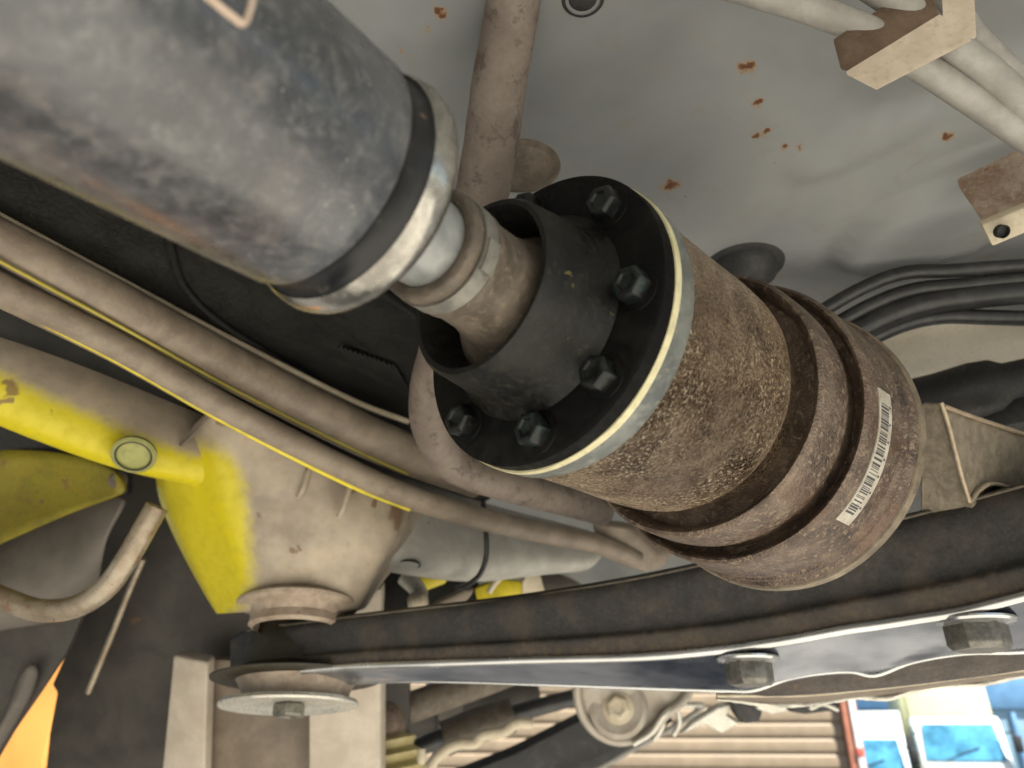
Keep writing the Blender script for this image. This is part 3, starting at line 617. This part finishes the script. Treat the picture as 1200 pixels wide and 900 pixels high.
# ------------------------------------------------------------------ lateral suspension arm
def arm():
    t = thing('suspension_arm', P(700, 760, .46), 'black suspension arm crossing the lower half of the picture', 'suspension arm')
    # x, top, face-bottom(near edge of underside), underside far edge, depth
    st = [(272, 752, 792, 802, .590), (290, 738, 794, 808, .562), (330, 732, 788, 808, .548), (400, 724, 781, 800, .535), (500, 712, 777, 798, .515), (610, 700, 773, 801, .495), (750, 677, 769, 806, .468),
          (850, 655, 760, 809, .450), (885, 648, 755, 808, .443), (930, 638, 748, 793, .435), (990, 622, 737, 786, .423), (1025, 615, 732, 791, .417), (1070, 604, 725, 775, .408), (1130, 588, 715, 765, .396), (1210, 566, 695, 762, .380), (1300, 545, 670, 740, .362), (1420, 515, 640, 712, .342), (1580, 475, 600, 675, .318)]
    rows = []
    rows.append([P(x, a_+12, d+.07) for x, a_, b_, c_, d in st])
    rows.append([P(x, a_-1, d+.045) for x, a_, b_, c_, d in st])
    rows.append([P(x, a_, d+.006) for x, a_, b_, c_, d in st])
    rows.append([P(x, a_+(b_-a_)*.10, d+.0015) for x, a_, b_, c_, d in st])
    rows.append([P(x, a_+(b_-a_)*.66, d+.0005) for x, a_, b_, c_, d in st])
    rows.append([P(x, a_+(b_-a_)*.74, d-.0035) for x, a_, b_, c_, d in st])
    rows.append([P(x, b_-5, d-.004) for x, a_, b_, c_, d in st])
    rows.append([P(x, b_, d-.006) for x, a_, b_, c_, d in st])
    o = sheet('arm_web', rows, M['armw'], t, .003, 3, [[v]*len(st) for v in (0, .05, .1, .12, .25, .7, 1, 1)], {'rows': [2, 5], 'w': .9})
    und = []
    und.append([P(x, b_-1, d-.008) for x, a_, b_, c_, d in st])
    und.append([P(x, b_+2.5, d-.006) for x, a_, b_, c_, d in st])
    und.append([P(x, b_+(c_-b_)*.35, d+.004) for x, a_, b_, c_, d in st])
    und.append([P(x, b_+(c_-b_)*.72, d+.016) for x, a_, b_, c_, d in st])
    und.append([P(x, c_-2, d+.026) for x, a_, b_, c_, d in st])
    und.append([P(x, c_+1, d+.027) for x, a_, b_, c_, d in st])
    und.append([P(x, c_-1, d+.031) for x, a_, b_, c_, d in st])
    sheet('arm_underside', und, M['armu'], t, .002, 3)
    # rolled edges, their highlights painted in light grey
    tube('rolled_edge', [P(x, b_+1, d-.0075) for x, a_, b_, c_, d in st], .0027, M['edge'], t, n=18, sub=8)
    tube('upper_fold', [P(x, a_+.5, d+.004) for x, a_, b_, c_, d in st[1:]], .0011, m_dusty('worn_fold', (.06, .05, .036), (.11, .092, .066), (.15, .125, .09), 90, (.35, .55), .2, .2, .2), t, n=10, sub=6)  # lighter tube paints a highlight along the arm's top edge
    tube('rear_edge', [P(x, c_, d+.026) for x, a_, b_, c_, d in st[1:]], .0015, M['edge'], t, n=10, sub=6)
    # second skin behind, brown
    sk = [(860, 802, 816, .50), (900, 792, 816, .49), (960, 782, 812, .48), (1030, 776, 806, .47), (1100, 762, 798, .46), (1210, 750, 784, .445), (1300, 730, 765, .43), (1440, 702, 738, .41), (1600, 665, 702, .385)]
    sheet('rear_skin', [[P(x, a_, d) for x, a_, b_, d in sk], [P(x, (a_+b_)/2, d+.004) for x, a_, b_, d in sk], [P(x, b_, d+.01) for x, a_, b_, d in sk], [P(x, b_-2, d+.03) for x, a_, b_, d in sk]], m_dusty('brown_arm_skin', (.035, .026, .021), (.06, .046, .036), (.08, .06, .045), 60, rust=.2), t, .003, 2)
    # eye at the left end
    ec = P(352, 768, .580); ex = (-Z+(CAM-ec).normalized()*.10).normalized()
    lathe('arm_eye', [(-.030, .030), (-.0295, .039), (-.027, .0415), (.0, .0420), (.010, .0435), (.0150, .054), (.0170, .0640), (.0185, .0635), (.0180, .050), (.020, .041), (.024, .036)], ec, ex, M['eye'], t, n=96, ang=50, wob=.0006)
    lathe('inner_sleeve', [(.018, .046), (.022, .043), (.028, .0400), (.034, .0405)], ec, ex, M['cupb'], t, n=72, ang=50, wob=.0005)
    wc = ec+ex*.0345+Vector((-.004, 0, 0)); wx = (-Z+(CAM-wc).normalized()*.10).normalized()
    w = lathe('end_washer', [(-.002, .0300), (-.001, .0505), (.0015, .0518), (.0030, .0510), (.0030, .045), (.0005, .040), (.0000, .018), (.0, .0001)], wc, wx, M['zinc'], t, n=96, ang=40)
    bolt(w, wc+wx*.001, wx, .0125, .009, M['bolt_zinc'], None, None, .35)
    # hanging bolts under the arm
    for x, y, d, r in ((876, 771, .447, .0142), (1141, 727, .398, .0158)):
        c = P(x, y, d); ax = (-Z+(CAM-c).normalized()*.05).normalized()
        bolt(t, c+ax*.001, ax, r, .0145, M['bolt_zinc'], r*1.3, M['edge'], .2, recess=False)
arm()
def guard():
    t = thing('splash_plate', P(1000, 810, .5), 'pale cream edged plate hanging just below the right of the arm', 'plate')
    sk = [(840, 815, 820, .50), (900, 815, 823, .505), (950, 814, 826, .50), (1000, 809, 818, .495), (1040, 805, 815, .49), (1090, 799, 807, .48), (1150, 791, 799, .472), (1210, 783, 791, .46), (1300, 770, 778, .44), (1440, 745, 752, .42), (1600, 715, 722, .395)]
    sheet('plate_skin', [[P(x, a_, d) for x, a_, b_, d in sk], [P(x, a_+(b_-a_)*.5, d+.010) for x, a_, b_, d in sk], [P(x, b_-1, d+.022) for x, a_, b_, d in sk]], M['pad2'], t, .0015, 2)
    tube('upper_hem', [P(x, a_, d-.001) for x, a_, b_, d in sk], .0012, M['cream'], t, n=10, wob=.0003)
    tube('lower_hem', [P(x, b_+3*math.sin(x*.05), d+.020) for x, a_, b_, d in sk], .0017, M['zinc'], t, n=10, wob=.0007)
guard()

# ------------------------------------------------------------------ lower left: bent tube, dark panels, lift pad
tag(tube('bent_tube', [P(-420, 600, .60), P(-220, 636, .565), P(-40, 684, .535), P(0, 700, .53), P(45, 715, .522), P(88, 711, .515), P(125, 688, .512), P(152, 650, .512), P(172, 615, .515), P(184, 594, .518)], .0078, M['bent'], n=24, hollow=.72), 'rusty bent tube ending in front of the dark panel, lower left', 'tube')
def panels():
    t = thing('inner_fender', P(60, 700, .66), 'brown grey fender liner behind the bent tube', 'fender')
    sheet('liner_panel', [ext(r, 2) for r in [[P(-60, 640, .66), P(30, 615, .66), P(110, 585, .65), P(160, 575, .63)],
                          [P(-60, 690, .64), P(40, 665, .63), P(105, 640, .63), P(125, 620, .63)],
                          [P(-60, 730, .62), P(30, 722, .62), P(90, 700, .63), P(115, 680, .64)],
                          [P(-60, 745, .64), P(20, 735, .66), P(80, 725, .68), P(110, 710, .70)]]], M['panel2'], t, .003, 3)
    t = thing('mud_panel', P(150, 800, .8), 'large dark grey panel behind the lift pad and the bent tube', 'panel')
    prism('panel_sheet', [P(118, 545, .80), P(260, 560, .80), P(320, 700, .80), P(480, 760, .80), P(480, 960, .80), P(40, 960, .80), P(53, 900, .80), P(57, 860, .80), P(66, 812, .80), P(60, 803, .80), P(77, 765, .80), P(105, 690, .80)], FW*.01, M['panel'], t, .003, 2)
    tube('panel_rod', [P(103, 812, .77), P(128, 752, .765), P(152, 692, .76), P(168, 655, .755)], .003, M['bent'], t, n=10, sub=4)
    t = thing('side_cover', P(20, 800, .72), 'dark cover at the left edge beside the orange post', 'cover')
    prism('cover_sheet', [P(-560, 690, .72), P(60, 715, .72), P(110, 690, .72), P(78, 764, .72), P(46, 812, .72), P(14, 858, .72), P(-6, 892, .72), P(-80, 990, .72), P(-560, 1000, .72)], FW*.008, M['panel'], t, .002, 2)
    sheet('cover_fold', [[P(20, 795, .712), P(34, 775, .70), P(48, 782, .712)], [P(10, 830, .712), P(24, 810, .70), P(38, 815, .712)], [P(-10, 870, .712), P(0, 850, .70), P(14, 855, .712)], [P(-50, 930, .712), P(-30, 900, .70), P(-10, 895, .712)]], M['panel2'], t, .002, 2)
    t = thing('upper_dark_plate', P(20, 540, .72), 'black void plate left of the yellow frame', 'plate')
    prism('plate_sheet', [P(-520, 310, .60), P(20, 470, .60), P(150, 530, .63), P(150, 580, .63), P(-520, 720, .64)], FW*.01, M['tunnel'], t, .003, 2)  # dark sheet put in as shade behind the frame
    t = thing('lift_pad', P(320, 860, .72), 'worn light steel lift pad block below the arm end', 'lift pad')
    prism('left_flange', [P(203, 768, .735), P(243, 776, .72), P(238, 960, .72), P(184, 960, .735)], FW*.02, M['pad'], t, .003, 3)
    prism('back_plate', [P(236, 772, .745), P(372, 780, .745), P(372, 960, .745), P(232, 960, .745)], FW*.01, M['pad2'], t, .002, 2)
    prism('right_plate', [P(362, 700, .70), P(446, 690, .71), P(446, 960, .71), P(362, 960, .70)], FW*.03, M['pad'], t, .002, 3)
panels()

# ------------------------------------------------------------------ fittings seen past the arm
def fittings():
    t = thing('tie_rod', P(520, 825, .8), 'brown rod with orange lit lower edge below the arm', 'rod')
    tube('rod_bar', [P(462, 836, .82), P(520, 815, .84), P(590, 790, .88), P(660, 760, .92)], .0165, M['boot'], t, n=24, sub=4)
    lathe('rod_joint', [(-.03, .02), (-.024, .028), (-.006, .031), (.004, .026), (.012, .0175)], P(462, 838, .82), (P(590, 790, .88)-P(462, 836, .82)), M['rust_dark'], t, n=40, wob=.001)
    t = thing('dust_boot', P(465, 890, .8), 'yellow tan ribbed rubber boot under the brown rod', 'boot')
    c = P(458, 885, .80)
    lathe('boot_body', [(-.03, .012), (-.026, .024), (-.02, .021), (-.014, .029), (-.006, .025), (.0, .033), (.008, .028), (.014, .036), (.03, .034)], c, -Z+RT*.2, m_dusty('tan_rubber', (.4, .33, .14), (.52, .44, .2), (.5, .42, .24), 80, (.3, .5)), t, n=48, ang=50)
    lathe('nipple', [(-.004, .004), (.006, .005), (.010, .003)], P(494, 883, .76), -Z, M['cream'], t, n=16)
    t = thing('rear_axle', P(540, 840, 1.2), 'dark brown axle tube behind the rods below the arm', 'axle')
    tube('axle_tube', [P(400, 850, 1.15), P(480, 838, 1.18), P(560, 822, 1.22), P(625, 806, 1.25)], .035, M['panel'], t, n=24, sub=4)
    lathe('axle_clamp', [(-.02, .034), (-.02, .045), (.02, .045), (.02, .034)], P(520, 830, 1.2), (P(560, 822, 1.22)-P(480, 838, 1.18)), M['panel2'], t, n=32)
    t = thing('spring_link', P(600, 850, .95), 'black link bar between the brown rod and the round bracket', 'link')
    tube('link_bar', [P(470, 885, .93), P(530, 860, .95), P(580, 844, .97), P(640, 826, .99), P(720, 806, 1.02)], .011, M['hose'], t, n=20, sub=4)
    tube('link_sleeve', [P(520, 866, .935), P(560, 850, .945), P(600, 838, .955)], .021, M['boot'], t, n=24, sub=4)
    tube('wavy_bracket', [P(500, 905, .88), P(514, 885, .88), P(534, 873, .885), P(556, 871, .89), P(566, 862, .89), P(590, 858, .90), P(605, 848, .90), P(622, 848, .91)], .0065, M['cream'], t, n=12, sub=6)
    t = thing('hanger_bracket', P(725, 830, .85), 'round stamped grey bracket with a central bolt under the arm', 'bracket')
    pts = [(676, 798), (677, 820), (684, 842), (700, 860), (722, 869), (746, 866), (766, 854), (782, 836), (800, 822), (810, 806), (812, 795)]
    stl = m_dusty('stamped_grey_steel', (.33, .29, .24), (.43, .39, .33), (.4, .34, .27), 40, (.35, .6), .2, .12)
    prism('bracket_plate', [P(x, y, .85) for x, y in pts], FW*.006, stl, t, .002, 2)
    tube('bracket_rim', [P(x, y, .846) for x, y in pts[:-1]], .005, stl, t, n=12, sub=4)
    lathe('bracket_boss', [(-.004, .034), (.002, .033), (.004, .028), (.002, .021), (.003, .0001)], P(724, 829, .848), (CAM-P(724, 829, .85)), stl, t, n=48)
    bolt(t, P(724, 829, .845), (CAM-P(724, 829, .85)), .0135, .011, M['cream'], .018, M['cream'], .3)
    t = thing('dark_brace', P(640, 870, 1.1), 'black triangular brace below the round bracket', 'brace')
    prism('brace_plate', [P(500, 925, 1.05), P(600, 885, 1.05), P(692, 838, 1.05), P(720, 850, 1.05), P(790, 845, 1.05), P(760, 872, 1.05), P(705, 897, 1.05), P(640, 935, 1.05)], FW*.03, M['rubber'], t, .004, 2)
    tube('brace_edge', [P(650, 925, 1.03), P(700, 901, 1.03), P(752, 872, 1.03), P(800, 846, 1.03), P(826, 826, 1.03)], .0042, M['line'], t, n=10, sub=4)
    t = thing('brake_cable', P(780, 850, .9), 'pale bent cable looping beside the round bracket', 'cable')
    tube('cable', [P(742, 872, .84), P(764, 858, .84), P(778, 838, .84), P(792, 828, .85), P(812, 826, .86), P(822, 826, .87)], .0032, M['zinc'], t, n=12)
    tube('cable', [P(766, 868, .85), P(776, 852, .85), P(778, 838, .85)], .0028, M['zinc'], t, n=12)
    tube('cable', [P(789, 862, .86), P(796, 848, .86), P(794, 832, .86)], .0028, M['zinc'], t, n=12)
    t = thing('cable_clamp', P(850, 835, .8), 'small silvery clamp with black block below the left arm bolt', 'clamp')
    prism('clamp_plate', [P(796, 862, .80), P(812, 846, .80), P(842, 828, .80), P(862, 824, .80), P(852, 838, .80), P(868, 848, .80), P(846, 861, .80), P(826, 850, .80)], FW*.01, M['zinc'], t, .003, 3)
    prism('black_block', [P(856, 822, .79), P(886, 818, .79), P(895, 836, .79), P(890, 848, .79), P(872, 850, .79), P(862, 842, .79)], FW*.03, M['rubber'], t, .004, 3)
    prism('clip_plate', [P(887, 819, .77), P(918, 820, .77), P(925, 834, .77), P(905, 838, .77), P(886, 832, .77)], FW*.01, M['zinc'], t, .003, 3)
    prism('dark_housing', [P(920, 826, .80), P(955, 822, .80), P(984, 824, .80), P(978, 834, .80), P(944, 838, .80), P(925, 835, .80)], FW*.02, M['rubber'], t, .003, 3)
    tube('wire_hook', [P(940, 825, .77), P(952, 822, .77), P(950, 830, .77), P(964, 825, .77), P(982, 832, .77)], .0022, M['zinc'], t, n=10)
    # small parts in the slot above the arm
    t = thing('bleed_fitting', P(480, 695, .68), 'white grey fitting in the dark gap right of the tower', 'fitting')
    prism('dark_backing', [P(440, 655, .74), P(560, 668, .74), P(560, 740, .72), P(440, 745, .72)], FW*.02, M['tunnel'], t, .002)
    tube('elbow', [P(474, 676, .69), P(484, 685, .685), P(491, 694, .68), P(490, 704, .675)], .008, M['zinc'], t, n=16)
    lathe('cap', [(-.008, .006), (-.004, .0095), (.006, .0095), (.010, .006)], P(489, 707, .67), RT+Z*.2, M['cream'], t, n=24)
    prism('link_plate', [P(497, 716, .66), P(515, 704, .66), P(545, 690, .66), P(556, 692, .66), P(548, 704, .66), P(510, 720, .66)], FW*.01, M['rail'], t, .003, 3)
    prism('yellow_tab', [P(490, 672, .70), P(527, 670, .70), P(522, 684, .70), P(496, 694, .70)], FW*.01, M['yellow'], t, .002, 2)
    t = thing('yellow_bracket', P(615, 685, .72), 'yellow folded bracket above the middle of the arm', 'bracket')
    prism('bracket_face', [P(556, 690, .73), P(588, 678, .72), P(612, 682, .71), P(612, 706, .71), P(560, 710, .73)], FW*.012, M['yellow'], t, .002, 2)
    prism('bracket_fold', [P(612, 682, .71), P(620, 669, .715), P(633, 674, .73), P(640, 700, .73), P(612, 706, .71)], FW*.01, M['cream'], t, .002, 2)
    prism('bracket_top', [P(590, 678, .72), P(622, 668, .72), P(634, 673, .73), P(612, 683, .71)], Z*.004+FW*.004, M['cream'], t, .001, 2)
    tube('strut', [P(573, 694, .70), P(581, 682, .70), P(592, 672, .70)], .003, M['cream'], t, n=10, sub=3)
    t = thing('rear_tank', P(690, 690, .9), 'grey brown curved tank edge just above the arm', 'tank')
    sheet('tank_shell', [[P(590, 655, .95), P(660, 668, .95), P(740, 662, .93), P(800, 650, .92)], [P(600, 690, .90), P(660, 684, .90), P(740, 676, .89), P(800, 668, .88)], [P(600, 720, .90), P(660, 715, .90), P(740, 700, .89), P(800, 690, .88)]], M['panel2'], t, .004, 2)
fittings()

# ------------------------------------------------------------------ the yard behind
def at_z(x, dist, z):
    """ground-plan point in the photo column x (near the horizon row), at horizontal distance dist"""
    r = P(x, 860, 1)-CAM; r.z = 0; r = r/r.y*dist; return Vector((r.x, r.y, z))
def yard():
    D = 9.0
    p0 = at_z(330, D+.9, 0); p1 = at_z(988, D, 0); u = (p1-p0); ln = u.length; u.normalize(); nb = Vector((u.y, -u.x, 0))
    t = thing('corrugated_wall', p0+u*ln/2, 'tan corrugated metal wall beyond the car', 'wall')
    tan = m_plain('tan_wall_paint', (.27, .205, .13), .6, 0, .08, 6)
    box('backing', p0+u*ln/2+Z*1.6+nb*-.08, u*ln/2, nb*.05, Z*1.6, tan, t, .01)
    pitch = .155
    base = None
    for i in range(20):
        if base is None:
            prof = [(-.0765, .012), (-.05, .03), (.0, .036), (.05, .03), (.0765, .012)]
            vs = []; fs = []
            for e in (0, ln):
                for zz, dd in prof: vs.append(u*e+nb*dd+Z*zz)
            for k in range(4): fs.append((k, k+1, 5+k+1, 5+k))
            fs += [(0, 1, 2, 3, 4), (9, 8, 7, 6, 5), (0, 4, 9, 5)]
            base = bpy.data.meshes.new('wall_rib'); base.from_pydata(vs, [], fs); finish(base, 20)
        o = link('wall_rib', base, tan, t); o.location = p0+Z*(.08+i*pitch)-nb*.028
        o.matrix_parent_inverse = Matrix.Translation(t.location).inverted()
    tpo = thing('corner_post', p1+u*.1, 'reddish post with white band at the right end of the tan wall', 'post')
    box('post_body', p1+u*.09+Z*1.75, u*.08, nb*.08, Z*1.75, m_plain('red_brown_paint', (.5, .2, .12), .5), tpo, .01)
    box('white_band', p1+u*.12+Z*1.3+nb*.09, u*.03, nb*.012, Z*1.3, m_plain('white_post_paint', (.75, .72, .68), .5), tpo, .004)
    box('red_mark', p1+u*.12+Z*1.42+nb*.106, u*.03, nb*.004, Z*.04, m_plain('red_mark_paint', (.7, .12, .08), .5), tpo, .001)
    # blue container behind the trucks
    q0 = at_z(995, 27, 0); q1 = at_z(1420, 25, 0); u2 = (q1-q0); l2 = u2.length; u2.normalize(); n2 = Vector((u2.y, -u2.x, 0))
    c = thing('blue_container', q0+u2*l2/2, 'blue painted container wall behind the two trucks', 'container')
    blu = m_plain('blue_container_paint', (.14, .3, .5), .5, 0, .1, 2); blu2 = m_plain('light_blue_paint', (.28, .44, .55), .5, 0, .1, 2)
    box('container_wall', q0+u2*l2/2+Z*2.0, u2*l2/2, n2*.5, Z*2.0, blu2, c, .02)
    box('top_beam', q0+u2*l2/2+Z*3.05+n2*.56, u2*l2/2, n2*.06, Z*.75, blu, c, .02)
    for i in range(14): box('wall_post', q0+u2*(l2*(i+.5)/14)+Z*1.1+n2*.54, u2*.07, n2*.05, Z*1.1, blu, c, .02)
    rd = thing('red_barrel', at_z(1067, 23, 0), 'orange red drum standing between the two trucks', 'barrel')
    lathe('drum', [(0, .0001), (0, .34), (.3, .34), (.32, .36), (.36, .34), (1.2, .34), (1.22, .36), (1.26, .34), (1.95, .34), (1.97, .3), (1.97, .0001)], at_z(1067, 23, 0), Z, m_plain('orange_red_paint', (.7, .22, .1), .5), rd, n=32)
yard()
def truck(x, dist, yaw, label, deflector, sc=1.0):
    o = at_z(x, dist, 0); t = thing('light_truck', o, label, 'truck', 'trucks parked in the yard')
    fw = Vector((math.sin(yaw), -math.cos(yaw), 0)); rt = Vector((math.cos(yaw), math.sin(yaw), 0))   # fw points at the camera
    wh = m_plain('white_truck_paint', (.66, .69, .64), .35, 0, .04, 3); gl = m_plain('truck_window', (.07, .25, .38), .04, 0, .45, 1.6)
    yl = m_plain('pale_yellow_paint', (.58, .58, .34), .45, 0, .05, 3); bk = m_plain('truck_black', (.03, .03, .03), .6)
    def Q(a, b, c): return o+rt*a*sc+fw*b*sc+Z*c*sc
    prof = [(-1.55, .45), (.0, .45), (.08, .9), (.03, 1.05), (-.28, 1.86), (-.42, 1.97), (-1.55, 1.97)]
    prism('cab', [Q(-.95, b, c) for b, c in prof], rt*1.9*sc, wh, t, .05, 3)
    w0 = [(-.84, .045, 1.02), (.84, .045, 1.02), (.76, -.235, 1.80), (-.76, -.235, 1.80)]
    prism('windscreen', [Q(a, b+.012, c) for a, b, c in w0], fw*.012+Z*.004, gl, t, .004, 2)
    for s_ in (-1, 1):
        prism('side_window', [Q(s_*.952, -.1, 1.08), Q(s_*.952, -1.1, 1.08), Q(s_*.952, -1.1, 1.75), Q(s_*.952, -.42, 1.75)], rt*s_*.012, gl, t, .003, 2)
        tube('mirror_arm', [Q(s_*.93, -.05, 1.6), Q(s_*1.08, .12, 1.62), Q(s_*1.12, .14, 1.5)], .02, bk, t, n=10, sub=3)
        prism('mirror', [Q(s_*1.12-.09, .14, 1.2), Q(s_*1.12+.09, .14, 1.2), Q(s_*1.12+.09, .14, 1.55), Q(s_*1.12-.09, .14, 1.55)], fw*.06, bk, t, .02, 2)
        prism('headlight', [Q(s_*.86, .06, .62), Q(s_*.52, .06, .62), Q(s_*.52, .06, .82), Q(s_*.86, .06, .82)], fw*.04, m_plain('headlight_glass', (.8, .8, .8), .1), t, .01, 2)
        for b in (-.55, -3.4):
            wl = lathe('wheel', [(-.11, .0001), (-.11, .2), (-.12, .36), (-.09, .40), (.09, .40), (.12, .36), (.11, .2), (.11, .0001)], Q(s_*.78, b, .40*1), rt, bk, t, n=32)
    prism('bumper', [Q(-.95, .04, .35), Q(.95, .04, .35), Q(.95, .04, .58), Q(-.95, .04, .58)], fw*.12, wh, t, .03, 2)
    tube('wiper', [Q(-.4, .07, 1.03), Q(.1, .02, 1.22), Q(.35, -.01, 1.3)], .012, bk, t, n=8, sub=3)
    if deflector:
        prism('cargo_box', [Q(-1.0, -1.75, .75), Q(1.0, -1.75, .75), Q(1.0, -1.75, 2.75), Q(-1.0, -1.75, 2.75)], -fw*3.4, yl, t, .03, 2)
        prism('roof_sign', [Q(-.92, -.75, 2.0), Q(.92, -.75, 2.0), Q(.92, -.95, 2.78), Q(-.92, -.95, 2.78)], -fw*.5, yl, t, .03, 2)
    else:
        prism('cargo_box', [Q(-1.0, -1.75, .75), Q(1.0, -1.75, .75), Q(1.0, -1.75, 2.55), Q(-1.0, -1.75, 2.55)], -fw*3.4, wh, t, .03, 2)
truck(1125, 19.5, math.radians(-20), 'white truck with pale yellow roof sign, facing the camera at the right corner', True)
truck(1014, 18.5, math.radians(-24), 'white truck half hidden behind the reddish post', False, .82)
# orange lift post seen through the gap in the lower left
def lift_post():
    c = at_z(20, 4.2, 0); t = thing('lift_post', c, 'orange steel lift post seen through the lower left gap', 'post')
    box('column', c+Z*1.5, Vector((.26, 0, 0)), Vector((0, .16, 0)), Z*1.5, M['orange'], t, .01, 3)
    box('base_plate', c+Z*.015, Vector((.3, 0, 0)), Vector((0, .3, 0)), Z*.015, M['orange'], t, .004)
lift_post()
